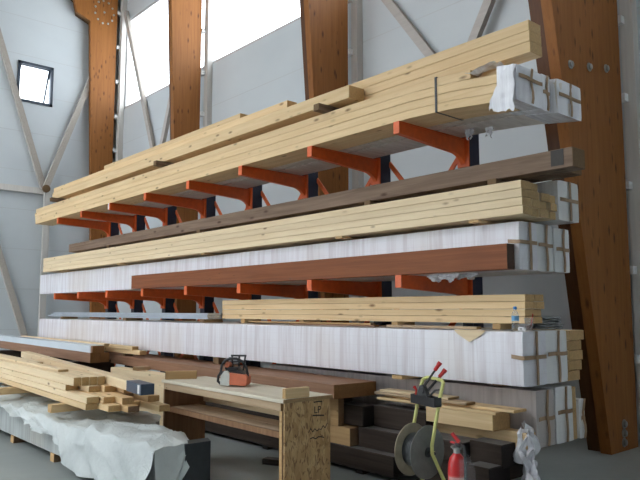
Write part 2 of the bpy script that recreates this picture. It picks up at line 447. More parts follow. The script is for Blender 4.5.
# top-hung sash, pushed outwards at the bottom
sash = MB(); hy = wz1-w; ln = wz1-wz0-2*w; ang = R(24)
def sp_(y, d): return (LEFT-.06-math.sin(ang)*d, y, hy-math.cos(ang)*d)
for a, b in (((wy0+w, 0), (wy1-w, 0)), ((wy0+w, ln), (wy1-w, ln)), ((wy0+w+.02, 0), (wy0+w+.02, ln)), ((wy1-w-.02, 0), (wy1-w-.02, ln))):
    sash.bar(sp_(*a), sp_(*b), .045, .05, up=(1, 0, .3))
so = sash.build('sash', FRAME_D, wo)
pa = MB(); A = [sp_(wy0+w, 0), sp_(wy1-w, 0), sp_(wy1-w, ln), sp_(wy0+w, ln)]
vv = [pa.bm.verts.new(p) for p in A]+[pa.bm.verts.new((p[0]-.008, p[1], p[2])) for p in A]
for f in ((0, 1, 2, 3), (7, 6, 5, 4), (0, 4, 5, 1), (1, 5, 6, 2), (2, 6, 7, 3), (3, 7, 4, 0)): pa.bm.faces.new([vv[k] for k in f])
pa.build('window_pane', GLASS, so)

# studs, girts and braces along the walls
TR = [0]
def trim(mb, mat, label=None):
    TR[0] += 1
    return struct('trim_%d' % TR[0], mb, mat, label)
CX = [-3.72, -8.79, -14.11, -19.17]
for cx in CX:
    m = MB().box(cx-.02, cx+.14, 8.50, 8.649, 0, TOPZ)
    trim(m, W_STUD, 'pale upright stud beside a glulam column')
    m = MB()
    for z in (1.05, 2.15, 3.22, 4.37, 5.41, 6.5, 7.55, 8.65, 9.75, 10.85): m.box(cx-.12, cx+.04, 8.40, 8.499, z-.05, z+.05)
    trim(m, WHITEP, 'short white girt stubs between column and stud')
def brace(a, b, w=.15, d=.10, up=(0, 1, 0)):
    trim(MB().bar(a, b, w, d, up), W_BRACE, 'pale diagonal timber brace on the wall')
yb = 8.57
brace((-18.93, yb, 10.85), (-16.5, yb, 5.25)); brace((-16.5, yb-.11, 5.2), (-14.4, yb-.11, 10.6))
brace((-9.0+1.75-1.05, yb, 7.75), (-6.42, yb, 5.2)); brace((-6.38, yb-.11, 5.2), (-4.2, yb-.11, 9.0))

xl = LEFT+.055
brace((xl, 4.55, 10.9), (xl, 6.49, 5.09), .16, .10, (1, 0, 0)); brace((xl+.11, 6.49, 5.09), (xl+.11, 8.42, 10.7), .16, .10, (1, 0, 0))
brace((xl, 4.75, 5.05), (xl, 6.45, .02), .16, .10, (1, 0, 0))
trim(MB().box(LEFT+.001, LEFT+.11, 2.0, 8.4, 4.95, 5.12), W_STUD)
trim(MB().box(LEFT+.115, LEFT+.21, 6.47, 6.64, 0, 5.0), W_STUD)
trim(MB().lathe([(.11, 0), (.11, .07), (.09, .075)], 20, 'x', (LEFT+.215, 6.49, 5.09)), W_GREY)

# glulam columns, tapering towards the roof on the hall side
def column(cx, y_at, haunch, label):
    root = thing('glulam_column', (cx, 8.0, 0), label, 'column', 'glulam portal columns along the back wall')
    P = root.location
    zs = [0, 2, 4, 6, 8, 10.1]
    prof = [(y_at(z), z) for z in zs]
    if haunch: prof += [(y_at(10.3), 10.35), (7.14, 10.52), (7.05, 10.9), (6.2, TOPZ-.02)]
    else: prof += [(y_at(TOPZ-.02), TOPZ-.02)]
    prof += [(8.395, TOPZ-.02), (8.395, 0)]
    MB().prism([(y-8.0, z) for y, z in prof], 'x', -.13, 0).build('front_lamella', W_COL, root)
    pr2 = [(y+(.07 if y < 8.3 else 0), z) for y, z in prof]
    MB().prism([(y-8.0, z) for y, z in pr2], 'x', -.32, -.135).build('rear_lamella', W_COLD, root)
    return root
def bolt(root, y, z, r=.036):
    P = root.location
    MB().lathe([(r*1.5, 0), (r*1.5, .008), (r, .010), (r, .03), (r*.6, .034)], 12, 'x', (0.0, y-8.0, z)).build('bolt', STEEL, root)
c = column(CX[0], lambda z: 7.70-.187*z, False, 'nearest glulam column, at the right edge behind the wrapped pack ends')
for p in ((7.11, 4.48), (7.56, 4.56), (8.00, 4.65), (8.04, .31), (8.03, .205), (8.02, .10)): bolt(c, *p)
column(CX[1], lambda z: 7.97-.077*z, False, 'glulam column right of the wide high window, seen above the top timber stack')
column(CX[2], lambda z: 7.95-.044*z, False, 'glulam column standing between the two bright high windows')
c = column(CX[3], lambda z: 7.97-.040*z, True, 'glulam column in the far left corner with a haunch at its top')
for k in range(11):
    a = 2*PI*k/11; bolt(c, 7.98+.30*math.cos(a), 10.75+.36*math.sin(a), .022)
bolt(c, 7.98, 10.75, .022)

# ------------------------------------------------------------------ cantilever rack
AX = [-4.69, -6.12, -7.61, -9.04, -10.48, -11.92, -13.27, -14.57]
ZA, ZB = 3.648, 2.013
rack = thing('cantilever_rack', (-9.6, 6.46, 0), 'orange armed cantilever rack with dark navy posts carrying the long timber packs', 'rack')
RP = rack.location
for i, ax in enumerate(AX):
    x = ax-RP.x
    MB().box(x-.075, x+.075, -.10, .10, .0, 4.15, .004).build('post', NAVY, rack)
    MB().box(x-.06, x+.06, 5.55-RP.y, 6.355-RP.y, 0, .30, .004).build('base_beam', NAVY, rack)
    for zt, tip in ((ZA, 5.19), (ZB, 5.19)):
        yt = tip-RP.y; yr = -.125
        prof = [(yt, 0), (yt, -.125), (yt+.02, -.13), (yr-.17, -.185), (yr-.12, -.20), (yr-.07, -.225), (yr-.03, -.26), (yr, -.30), (yr, 0)]
        m = MB().prism([(a, b+zt) for a, b in prof], 'x', x-.03, x+.03)
        m.box(x-.042, x+.042, yt, yr, zt-.012, zt)              # top flange
        m.box(x-.042, x+.042, yt-.006, yt+.012, zt-.13, zt)      # end plate
        arm = m.build('arm', ORANGE, rack)
        MB().box(x-.08, x+.08, -.125, -.101, zt-.33, zt+.02).build('arm_bracket', ORANGE, arm)
        if zt == ZA and i == 5:
            e = MB().box(x-.044, x+.0, yt-.012, yt-.0065, zt-.13, zt).build('end_cap', WHITEP, arm); e['label'] = 'white end cap'
for i in range(len(AX)-1):
    a, b = AX[i]-RP.x, AX[i+1]-RP.x
    pairs = [(3.62, 2.12), (1.78, .30)]
    for z1, z0 in pairs:
        MB().bar((a-.07, .04, z1), (b+.07, .04, z0), .02, .06).build('brace', ORANGE, rack)
        MB().bar((a-.07, .08, z0), (b+.07, .08, z1), .02, .06).build('brace', ORANGE, rack)
    MB().bar((a-.07, .06, 2.2), (b+.07, .06, 2.2), .03, .06).build('rail', NAVY, rack)

# ------------------------------------------------------------------ top shelf: three bundles on the upper arms
g_top = 'timber bundles on the upper rack arms'
root = thing('timber_bundle', (-9.7, 5.4, ZA+.002), 'front bundle of long spruce boards on the upper arms, white film over its right end', 'timber bundle', g_top)
z0 = ZA+.003; hts = [.088, .090, .090, .090]; z = z0; bz = []
for k, h in enumerate(hts):
    for j in range(3):
        xr = -3.47+.02*((k*7+j*3) % 3)
        if k == 3 and j == 0: xr = -3.74
        beam('board', -16.05-.03*((k+j) % 3), xr, 5.2+j*.141+.003*(k % 2), 5.2+j*.141+.138+.003*(k % 2), z, z+h-.003, W_SPRUCE, root, seg=24, sag=sagA, bevel=.003)
    z += h
ztop = z            # ~4.01
s = sagA(-4.16)
m = MB(); P = root.location; x = -4.16
for (a, b, c_, d) in ((5.193, 5.1995, z0-.004, ztop+.002), (5.626, 5.632, z0-.004, ztop+.002), (5.193, 5.632, ztop-.002, ztop+.002), (5.193, 5.632, z0-.005, z0-.001)):
    m.box(x-.012-P.x, x+.012-P.x, a-P.y, b-P.y, c_+s-P.z, d+s-P.z)
m.build('strap', STRAPM, root)
# film pulled over the right end, its front hanging down ragged
film_box('film_end', -3.44, -3.24, 5.188, 5.632, z0-.006, ztop-.02, FILM_W, root, amp=.010, nx=14, sag=sagA, seed=3.3, endamp=.03)
def flap(u, v):
    x = -3.50+.15*(1-v)**1.5*(1-u)+.26*u+.025*fbm((u*3, v*3, 1), 2); top = ztop-.03-.07*(1-u)**2; low = z0-.10-.05*fbm((u*4, 0, 7), 1.7)
    zz = top+(low-top)*v
    return Vector((x, 5.172-.012-.022*fbm((x*2.5, 2, zz*5), 1.6)-.010*fbm((x*6,4,zz*9),1.5)-.015*v, zz+sagA(x)))-P
m = MB().grid(flap, 18, 16)
r_ = bmesh.ops.solidify(m.bm, geom=m.bm.faces[:], thickness=.003); m.build('film_flap', FILM_W, root)
def crumple(u, v):
    x = -3.80+.34*u; y = 5.19+.16*v
    return Vector((x, y, ztop-.075+.09*u+.035*(.5+fbm((x*9, y*9, 0), 1.3))+sagA(x)*.9))-P
m = MB().grid(crumple, 16, 8); bmesh.ops.solidify(m.bm, geom=m.bm.faces[:], thickness=.004); m.build('film_scrap', FILM_W, root)
end_tapes(root, -3.235, 5.19, 5.63, z0, ztop-.02, (z0+ztop)/2+.05, 0, sagA(-3.24), .012)
# sagging film under the bundle
def under(u, v):
    x = -15.9+12.3*u; y = 5.24+.37*v
    return Vector((x, y, z0-.0045-.0*u+sagA(x)))-P
wrapped('timber_bundle', -15.9, -3.26, 5.645, 5.80, z0, ztop-.008, 'narrow middle bundle in wrinkled white film on the upper arms', g_top, FILM_TAN, sag=sagA, seed=5, nx=120, amp=.008, wob=.012)
r3 = wrapped('timber_bundle', -15.9, -3.20, 5.832, 6.285, z0, ztop-.02, 'rear bundle in white film sticking out furthest on the upper arms', g_top, FILM_TAN, sag=sagA, seed=9, nx=120, amp=.008, wob=.006, zt=z0+.19)

# loose timbers on top of the upper bundles
g_st = 'stickers between the upper timbers'
for x, lab in ((-5.85, 'dark sticker poking out below the end of the upper front beam'), (-9.9, 'dark sticker halfway along below the upper front beam'), (-14.7, 'dark sticker at the far left end below the upper front beam')):
    tag(cross_block('sticker', x, 5.06, 6.0, ztop+.003, ztop+.085, W_GREY, .10), lab, 'sticker', g_st)
E_Z = ztop+.087
tag(beam('long_beam', -15.0, -5.43, 5.2, 5.45, E_Z, E_Z+.155, W_SPRUCE, seg=0), 'front spruce beam raised on dark stickers on top of the upper bundles, its end cut square', 'beam', 'loose beams on the top of the rack')
names = ['lowest', 'middle', 'topmost']
zb = ztop+.05
for x in (-3.9, -5.0, -7.0, -10.5):
    pass
for x, lab in ((-4.75, 'pale sticker under the three right hand beams, near the strap'), (-7.6, 'pale sticker hidden behind the front beam'),):
    tag(cross_block('sticker', x, 5.46, 6.1, ztop+.003, ztop+.052, W_SPRUCE, .08), lab, 'sticker', g_st)
zb = ztop+.055
for k in range(3):
    tag(beam('long_beam', -13.0, -3.25-.004*k, 5.47, 5.68, zb+k*.107, zb+k*.107+.104, W_SPRUCE),
        '%s of the three thick spruce beams overhanging the white wrapped ends at the top' % names[k], 'beam', 'loose beams on the top of the rack')
zt3 = zb+3*.107
tag(beam('long_beam', -15.7, -6.92, 5.47, 5.64, zt3+.002, zt3+.10, W_SPRUCE), 'upper beam ending between the tall window and the second column, above the front beam', 'beam', 'loose beams on the top of the rack')
tag(beam('long_beam', -12.9, -8.05, 5.475, 5.66, zt3+.102, zt3+.175, W_SPRUCE), 'highest short beam on the rack, ending below the wide window', 'beam', 'loose beams on the top of the rack')

# ------------------------------------------------------------------ lower arms: red beam, white packs, light boards, grey beams
g_mid = 'white wrapped packs on the lower rack arms'
zb0 = ZB+.003; zw = 2.462
wp1 = wrapped('wrapped_pack', -15.9, -3.345, 5.325, 5.63, zb0, zw, 'front white wrapped pack on the lower arms, behind the red brown beam', g_mid, FILM, front=.11, zt=2.27, seed=21, nx=260, amp=.009)
wrapped('wrapped_pack', -15.9, -3.36, 5.64, 5.935, zb0, zw, 'middle white wrapped pack of the three on the lower arms', g_mid, FILM_END, zt=2.265, seed=23, nx=60, wob=.008)
wrapped('wrapped_pack', -15.9, -3.35, 5.945, 6.23, zb0, zw-.015, 'rear white wrapped pack of the three on the lower arms', g_mid, FILM_END, zt=2.24, seed=27, nx=60, wob=.008)
tag(beam('red_beam', -10.92, -3.385, 5.195, 5.312, zb0, 2.248, W_RED), 'long red brown stained glulam beam in front of the white packs', 'beam')
def shred(parent, x, y, ztop, wx, h, seed):
    P = parent.location
    def f(u, v):
        n1 = fbm((u*3+seed, v*2, 1), 1.5); n2 = fbm((u*6, v*5+seed, 4), 1.4)
        hh = h*(.45+.55*abs(math.sin(u*PI*1.5+seed)))+.25*h*fbm((u*4+seed, 0, 0), 1.3)
        return Vector((x+wx*(u-.5)*(1-.35*v)+.02*n2, y+.05*n1*v+.03*n2, ztop-max(.01, hh)*v))-P
    m = MB().grid(f, 16, 8); bmesh.ops.solidify(m.bm, geom=m.bm.faces[:], thickness=.0025)
    return m.build('film_shred', FILM_W, parent)
r_sh = thing('torn_film', (-4.2, 5.42, zb0-.09), 'torn white film hanging below the white packs by the rightmost lower arm', 'plastic film')
shred(r_sh, -4.30, 5.42, zb0-.002, .42, .085, .3); shred(r_sh, -4.05, 5.50, zb0-.002, .30, .06, 1.4)
for (x, y, wx, h, sd) in ((-4.33, 5.83+.15, .12, .13, .5), (-4.12, 6.05, .10, .12, 2.0)):
    shred(r3, x, y, z0-.004+sagA(x), wx, h, sd)
# light boards on top
g_b = 'light boards on the white packs of the lower arms'; g_s2 = 'stickers under the light boards'
for x, lab in ((-5.62, 'small pale sticker under the light boards, above the red brown beam'), (-8.6, 'pale sticker under the light boards below the grey beam middle'), (-11.5, 'pale sticker under the light boards, third from the right'), (-14.35, 'pale sticker under the light boards at their far left end'), (-3.75, 'sticker under the light boards next to their right end')):
    tag(cross_block('sticker', x, 5.205, 6.1, zw+.008, zw+.035, W_SPRUCE, .11), lab, 'sticker', g_s2)
zl = zw+.037; h = .0775
on = ['bottom', 'second lowest', 'second highest', 'top']
for k in range(4):
    tag(beam('light_board', -15.4, -3.215-.004*k, 5.2, 5.355, zl+k*h, zl+(k+1)*h-.003, W_PALE, bevel=.003), '%s board of the front row of light boards below the grey beam' % on[k], 'board', g_b)
for k in range(4):
    tag(beam('light_board', -15.35, -3.245+.012*((k*2) % 3), 5.362+.01*(k % 2), 5.505, zl+k*h, zl+(k+1)*h-.003, W_PALE, bevel=.003), '%s board of the second row of light boards, right behind the front row' % on[k], 'board', g_b)
for k in range(3):
    tag(beam('light_board', -15.35, -3.25+.02*((k+1) % 2), 5.51+.03*(k == 2), 5.655+.03*(k == 2), zl+k*h, zl+(k+1)*h-.003, W_PALE, bevel=.003), '%s board of the third row of light boards, beside the small white pack' % ['bottom', 'middle', 'top'][k], 'board', g_b)
for k in range(3):
    tag(beam('light_board', -15.35, -3.24+.015*(k % 2), 5.69, 5.80, zl+k*h, zl+(k+1)*h-.006, W_PALE, bevel=.003), '%s board of the rear row of light boards touching the small white pack' % ['bottom', 'middle', 'top'][k], 'board', g_b)
wrapped('wrapped_pack', -15.3, -3.22, 5.815, 6.2, zl, 2.885, 'small white wrapped pack behind the light boards under the grey beams', 'white wrapped packs on the lower rack arms', FILM_END, seed=31, nx=60, zt=2.70)
zg = zl+4*h
g_s3 = 'stickers under the grey beams'
for x, lab in ((-5.25, 'grey sticker between grey beam and light boards, right part'), (-8.9, 'grey sticker between grey beam and light boards, middle part'), (-12.2, 'grey sticker between grey beam and light boards, left part'), (-3.6, 'grey sticker between grey beam and light boards, by the right end')):
    tag(cross_block('sticker', x, 5.30, 5.78, zg+.001, zg+.071, W_GREY, .10), lab, 'sticker', g_s3)
r = beam('weathered_beam', -14.3, -2.81, 5.35, 5.565, zg+.073, zg+.245, W_GREY)
tag(r, 'front long grey weathered beam above the light boards, dark patch near its end', 'beam', 'grey weathered beams across the rack')
MB().box(5.54, 5.66, -.1115, -.1078, -.06, .08).build('metal_plate', m_plain('dull_plate', (.05, .043, .038), .7), r)
tag(beam('weathered_beam', -14.1, -2.96, 5.575, 5.79, zg+.073, zg+.225, W_GREY), 'rear grey weathered beam, close behind the front one, its end slightly further left', 'beam', 'grey weathered beams across the rack')

# ------------------------------------------------------------------ lower white packs
ZP = .985; ZQ = 1.463
g_low = 'white wrapped packs below the rack'
r = wrapped('wrapped_pack', -15.5, -3.262, 5.2, 5.58, ZP, ZQ, 'front long white pack at eye level with the water bottle on its right end', g_low, FILM, front=.11, zt=1.235, seed=41, nx=260, amp=.007)
P = r.location
def torn(u, v):   # torn opening in the film, bare board behind
    x = -3.98+.34*u; wv = (1-abs(2*u-1))**.8
    return Vector((x, 5.186+.02*v*0, ZQ+.004-(.10*wv+.012)*v))-P
def torn_top(u, v):
    return Vector((-3.98+.34*u, 5.188+.10*v*(1-abs(2*u-1)), ZQ+.008))-P
m = MB().grid(torn, 14, 4).grid(torn_top, 14, 3)
bmesh.ops.solidify(m.bm, geom=m.bm.faces[:], thickness=.003); e = m.build('torn_opening', W_PALE, r); e['label'] = 'torn opening in the film showing bare boards'
wrapped('wrapped_pack', -15.5, -3.27, 5.59, 5.965, ZP, ZQ, 'rear long white pack at eye level, between the front pack and the loose boards', g_low, FILM_END, zt=1.25, seed=43, nx=60, wob=.006)
hh = (ZQ-ZP)/5
on5 = ['bottom', 'second lowest', 'middle', 'second highest', 'top']
for k in range(5):
    tag(beam('spruce_board', -15.3, -3.275+[.0, .012, .02, .015, .035][k], 5.975, 6.235-[.03, .01, 0, .01, -.01][k], ZP+k*hh, ZP+(k+1)*hh-.004, W_SPRUCE),
        '%s of the five loose spruce boards stacked beside the eye level white packs' % on5[k], 'board', 'loose spruce boards beside the eye level packs')
# bottom pack
BX0, BX1 = -7.25, -3.30
r = wrapped('wrapped_pack', BX0, BX1, 5.45, 5.75, .43, .93, 'lowest front pack in darker film, behind the dark sleepers and thin boards', g_low, FILM_DARK, zt=.68, seed=51, nx=90, wob=.012)
P = r.location
def drape(u, v):
    # crumpled film spilling from the front corner down to the floor
    w = .16+.30*v; x = -3.34+.10*math.sin(u*PI)+.05*v; y = 5.44-.17*u*(1+.5*v)-.02
    zz = .66-.70*v
    f1 = fbm((u*4+1, v*3, 2), 1.6); f2 = fbm((u*9, v*6, 5), 1.5)
    return Vector((x-.05+.20*(u-.2)*v+.10*f1+.06*f2, y-.07*f2+.09*f1-.10*v, max(.008, zz+.07*f2-.06*u)))-P
m = MB().grid(drape, 26, 34); bmesh.ops.solidify(m.bm, geom=m.bm.faces[:], thickness=.004); tag(m.build('loose_film', FILM_W, None, P), 'crumpled white film hanging from the lowest pack corner down to the floor', 'plastic film')
r = wrapped('wrapped_pack', BX0, BX1+.01, 5.76, 6.065, .43, .94, 'lowest rear white pack with a brown tape cross, left of the small wrapped board pack', g_low, FILM_END, zt=.71, seed=53, nx=50, wob=.006)
tag(beam('spruce_board', BX0, BX1, 6.075, 6.155, .43, .92, W_SPRUCE), 'single upright spruce board at the back of the lowest packs', 'board')
wrapped('wrapped_pack', BX0, BX1+.02, 6.165, 6.27, .43, .80, 'thin white wrapped pack at the back of the lowest packs by the column', g_low, FILM_END, zt=.62, seed=57, nx=50, tapes=True, wob=.02)
for x, lab in ((-3.9, 'bearer below the lowest packs close to the right end'), (-5.4, 'bearer below the middle of the lowest packs'), (-6.9, 'bearer below the left end of the lowest packs')):
    MBx = cross_block('bearer', x, 5.46, 6.27, .302 if False else .0, .424, W_DARK, .12); tag(MBx, lab, 'bearer', 'bearers below the lowest packs')
for x, lab in ((-3.7, 'spacer between the lowest and eye level packs, by the right end'), (-4.75, 'pale spacer block under the eye level pack, above the strapping trolley'), (-6.8, 'spacer between the lowest and eye level packs, behind the brown slab')):
    tag(cross_block('spacer_block', x, 5.47 if x != -4.75 else 5.215, 6.05, .943, .981, W_SPRUCE if x == -4.75 else W_GREY, .14), lab, 'spacer', 'spacers under the eye level packs')

# stack of light boards on the eye level pack
g_c = 'light boards on top of the eye level pack'; zc = 1.527; hc = .068
for x, lab in ((-3.7, 'dark sticker under the light boards next to the water bottle'), (-5.0, 'sticker under the light boards above the strapping trolley'), (-6.6, 'sticker under the middle of the light boards on the eye level pack'), (-7.9, 'pale sticker under the left end of the light boards on the eye level pack')):
    tag(cross_block('sticker', x, 5.46, 5.75, ZQ+.006, zc-.002, W_SPRUCE, .09), lab, 'sticker', 'stickers on the eye level pack')
for k in range(4):
    tag(beam('light_board', -8.42, -3.385+.003*k, 5.45, 5.60, zc+k*hc, zc+(k+1)*hc-.003, W_SPRUCE, bevel=.003), '%s board of the front row in the stack behind the water bottle' % on[k], 'board', g_c)
for k, xe in enumerate((-3.30, -3.31, -3.275, -3.28)):
    tag(beam('light_board', -8.40, xe-.09, 5.606, 5.755, zc+k*hc, zc+(k+1)*hc-.003, W_SPRUCE, bevel=.003), '%s board of the rear row in the stack behind the water bottle' % on[k], 'board', g_c)
tag(beam('thin_board', -6.55, -4.95-.12, 5.215, 5.29, ZQ+.010, ZQ+.026, W_SLAB), 'thin brown board lying on the white pack in front of the light stack', 'board')
tag(beam('thin_board', -7.4, -5.02-.10, 5.215, 5.285, ZQ+.028, ZQ+.046, W_BLOCK, yaw=R(.3)), 'thin orange board lying on the thin brown board on the white pack', 'board')
tag(beam('thin_board', -4.9, -3.75, 5.22, 5.295, ZQ+.010, ZQ+.034, W_BENCH), 'short pale board on the white pack left of the water bottle', 'board')
# silver profiles on the left part
root = thing('profile_bundle', (-11.6, 5.36, ZQ+.055), 'long silver bundle of metal profiles on the left half of the eye level pack', 'metal profiles')
for k in range(3):
    for j in range(3):
        beam('profile', -15.0+.16*k+.05*j, -8.44-.02*((k+j) % 2), 5.215+j*.105, 5.312+j*.105, ZQ+.056+k*.030, ZQ+.083+k*.030, SILVER, root, bevel=.003)
for x, lab in ((-14.2, 'small pale sticker under the left end of the silver profiles'), (-11.2, 'sticker under the middle of the silver profiles'), (-8.6, 'orange sticker under the right end of the silver profiles')):
    tag(cross_block('sticker', x, 5.215, 5.54, ZQ+.006, ZQ+.054, W_BLOCK, .12), lab, 'sticker', 'stickers under the silver profiles')

# bottle, cup, small box and cloth on the pack end
zt_ = ZQ+.006
b = thing('water_bottle', (-3.375, 5.275, zt_), 'clear plastic water bottle with blue cap standing on the white pack', 'bottle')
MB().lathe([(.028, 0), (.032, .006), (.032, .06), (.029, .07), (.032, .08), (.032, .135), (.026, .155), (.013, .178), (.013, .19)], 20).build('bottle_body', CLEAR, b)
MB().lathe([(.0325, .088), (.0325, .13)], 20).build('bottle_label', BLUEL, b)
MB().lathe([(.0155, .188), (.0155, .212), (.013, .214)], 16).build('cap', BLUE, b)
b = thing('plastic_cup', (-3.312, 5.395, zt_), 'clear plastic cup with a brown drink and straw beside the water bottle', 'cup')
MB().lathe([(.030, 0), (.032, .004), (.042, .112), (.044, .114), (.041, .112), (.030, .004)], 20).build('cup_body', BAG, b)
MB().lathe([(.0285, .006), (.0325, .045)], 20).build('drink', COFFEE, b)
MB().tube([(.01, 0, .01), (.03, .02, .15)], .004, 8).build('straw', REDP, b)
b = thing('small_box', (-3.315, 5.285, zt_), 'tiny white box between the bottle and the cup', 'box')
MB().box(-.03, .03, -.02, .02, 0, .032, .003).build('carton', WHITEP, b); MB().box(-.012, .012, -.0225, -.0205, .01, .022).build('opening', BLACK, b)
m = MB()
for k in range(5):
    L, W = .17-.012*k, .13-.008*k; cz = .012+.024*k
    m.lathe([(.001, cz-.012)]+[(1.0*math.sin(PI*(i+.5)/8)**.4, cz-.012*math.cos(PI*(i+.5)/8)) for i in range(8)]+[(.001, cz+.012)], 26)
    m.bm.verts.ensure_lookup_table()
    for v in m.bm.verts[-26*10:]:
        n = fbm((v.co.x*3+k, v.co.y*3, k*2), 1.4); a = R(12*k)
        x_, y_ = v.co.x*L*(1+.12*n)+.012*math.sin(k*2), v.co.y*W*(1+.12*n)
        v.co = Vector((x_*math.cos(a)-y_*math.sin(a), x_*math.sin(a)+y_*math.cos(a), max(0, v.co.z+.012*n)))
tag(m.build('folded_cloth', CLOTH, None, (-3.44, 5.90, zt_)), 'grey bundled cloth heap on the white pack right of the cup', 'cloth')

# ------------------------------------------------------------------ brown slabs and what carries them
yawS = R(-3.0)
tag(beam('brown_slab', -7.28, -5.13, 4.68, 5.27, .745, .89, W_SLAB, yaw=yawS), 'right hand wide brown glulam slab behind the chainsaw bench', 'slab', 'brown glulam slabs')
tag(beam('brown_slab', -11.75, -7.31, 4.80, 5.38, .745, .89, W_SLAB, yaw=R(-2.7)), 'left hand wide brown glulam slab, reaching towards the far timber stack', 'slab', 'brown glulam slabs')
g_dark = 'dark sleepers stacked on the floor'
for x in (-5.0, -6.6, -8.3): tag(cross_block('bearer', x, 4.90, 5.36, 0, .044, W_DARK, .1), {-5.0: 'flat bearer below the lowest long sleeper near its right end', -6.6: 'flat bearer below the middle of the lowest long sleeper', -8.3: 'flat bearer below the left end of the lowest long sleeper'}[x], 'bearer', 'bearers under the sleepers')
tag(beam('dark_sleeper', -9.3, -4.50, 4.88, 5.13, .045, .245, W_DARK, bevel=.008), 'lowest front dark sleeper lying on the floor behind the bench', 'sleeper', g_dark)
tag(beam('dark_sleeper', -9.3, -4.6, 5.14, 5.37, .045, .245, W_DARK, bevel=.008), 'lowest rear dark sleeper, hidden behind the front one', 'sleeper', g_dark)
tag(beam('spruce_offcut', -5.85, -5.13, 4.905, 5.13, .247, .428, W_BLOCK), 'orange spruce block lying on the lowest sleeper next to the board panel of the bench', 'block')
tag(beam('dark_sleeper', -5.10, -4.30, 4.99, 5.22, .247, .445, W_DARK, bevel=.008), 'middle dark sleeper half hidden behind the strapping reel', 'sleeper', g_dark)
tag(beam('dark_sleeper', -9.0, -5.86, 5.0, 5.3, .247, .445, W_DARK, bevel=.008), 'long dark sleeper of the second layer behind the bench', 'sleeper', g_dark)
tag(beam('dark_sleeper', -5.85, -5.02, 4.985, 5.2, .447, .655, W_DARK, bevel=.008), 'dark sleeper under the end of the right brown slab', 'sleeper', g_dark)
tag(beam('dark_sleeper', -5.01, -4.30, 5.13, 5.34, .447, .660, W_DARK, bevel=.008), 'dark sleeper level with the tray of the strapping trolley', 'sleeper', g_dark)
tag(beam('spruce_offcut', -6.3, -5.30, 4.9, 4.982, .43, .743, W_BLOCK), 'upright brown block between bench panel and dark sleepers below the slab', 'block')
tag(cross_block('spacer_block', -5.45, 4.99, 5.2, .657, .743, W_DARK, .12), 'dark spacer under the right end of the brown slab', 'spacer', 'spacers under the slabs')
tag(cross_block('spacer_block', -7.0, 5.0, 5.38, .447, .743, W_DARK, .14), 'dark spacer under the left end of the right slab', 'spacer', 'spacers under the slabs')
tag(cross_block('spacer_block', -8.6, 5.02, 5.30, .447, .743, W_DARK, .14), 'dark spacer under the right half of the left slab', 'spacer', 'spacers under the slabs')
tag(cross_block('spacer_block', -11.0, 5.2, 5.56, .0, .743, W_DARK, .2), 'dark support under the far end of the left slab', 'spacer', 'spacers under the slabs')
for x in (-8.2, -11.2): tag(cross_block('spacer_block', x, 5.215, 5.38 if x == -8.2 else 5.5, .892, .980, W_GREY, .14), {-8.2: 'spacer between left slab and eye level pack, right one', -11.2: 'spacer between left slab and eye level pack, left one'}[x], 'spacer', 'spacers under the eye level packs')
tag(cross_block('spacer_block', -14.8, 5.25, 5.9, 0, .980, W_DARK, .2), 'dark timber support under the far left end of the eye level pack', 'spacer', 'spacers under the eye level packs')
# pale timber lying in front of the left slab
tag(beam('pale_timber', -10.45, -8.2, 4.66, 4.86, .03, .735, W_PALE), 'wide pale timber standing on edge below the left brown slab', 'timber')
tag(cross_block('spacer_block', -9.62, 4.67, 4.9, .737, .79, W_BENCH, .13), 'small block on the upper edge of the wide pale timber', 'spacer')
for x in (-8.8, -10.1): tag(cross_block('bearer', x, 4.62, 4.875, 0, .029, W_DARK, .1), {-8.8: 'flat bearer under the right end of the wide pale timber', -10.1: 'flat bearer under the left end of the wide pale timber'}[x], 'bearer', 'bearers under the wide pale timber')

# right hand group of sleepers, light beams and thin boards
tag(beam('dark_sleeper', -4.28, -3.45, 5.05, 5.245, 0, .30, W_DARK, bevel=.008), 'dark sleeper on the floor behind the fire extinguisher', 'sleeper', g_dark)
tag(beam('dark_sleeper', -4.27, -3.735, 4.955, 5.24, .302, .478, W_DARK, bevel=.008), 'dark sleeper behind the head of the fire extinguisher', 'sleeper', g_dark)
tag(beam('dark_sleeper', -3.725, -3.385, 5.03, 5.24, .302, .50, W_DARK, bevel=.008), 'dark sleeper end right of the fire extinguisher, under the light beam', 'sleeper', g_dark)
tag(beam('dark_sleeper', -3.62, -3.385, 4.84, 5.03, 0, .335, W_DARK, bevel=.008), 'short dark sleeper stub on the floor right of the fire extinguisher', 'sleeper', g_dark)
tag(cross_block('spacer_block', -3.9, 5.26, 5.42, 0, .40, W_DARK, .2), 'dark support under the pale beam beside the crumpled film', 'spacer')
tag(beam('spruce_beam', -4.28, -3.285, 5.26, 5.40, .402, .585, W_SPRUCE), 'pale spruce beam whose end touches the crumpled film', 'beam')
tag(beam('spruce_beam', -4.29, -3.53, 5.115, 5.385, .587, .725, W_SPRUCE), 'thick short spruce beam behind the yellow trolley with thin boards on top', 'beam')
g_th = 'thin boards lying behind the trolley'
tag(beam('thin_board', -4.95, -3.50, 5.12, 5.30, .727, .752, W_SPRUCE), 'lowest thin board on the thick short spruce beam', 'board', g_th)
tag(beam('thin_board', -4.90, -3.36, 5.19, 5.39, .754, .778, W_SPRUCE), 'wide thin board reaching furthest right on the short spruce beam', 'board', g_th)
tag(beam('thin_board', -5.0, -3.82, 5.13, 5.27, .780, .803, W_BENCH), 'upper pinkish thin board behind the tray of the trolley', 'board', g_th)
tag(beam('thin_board', -4.95, -4.05, 5.16, 5.33, .805, .826, W_PALE), 'topmost white thin board behind the trolley', 'board', g_th)

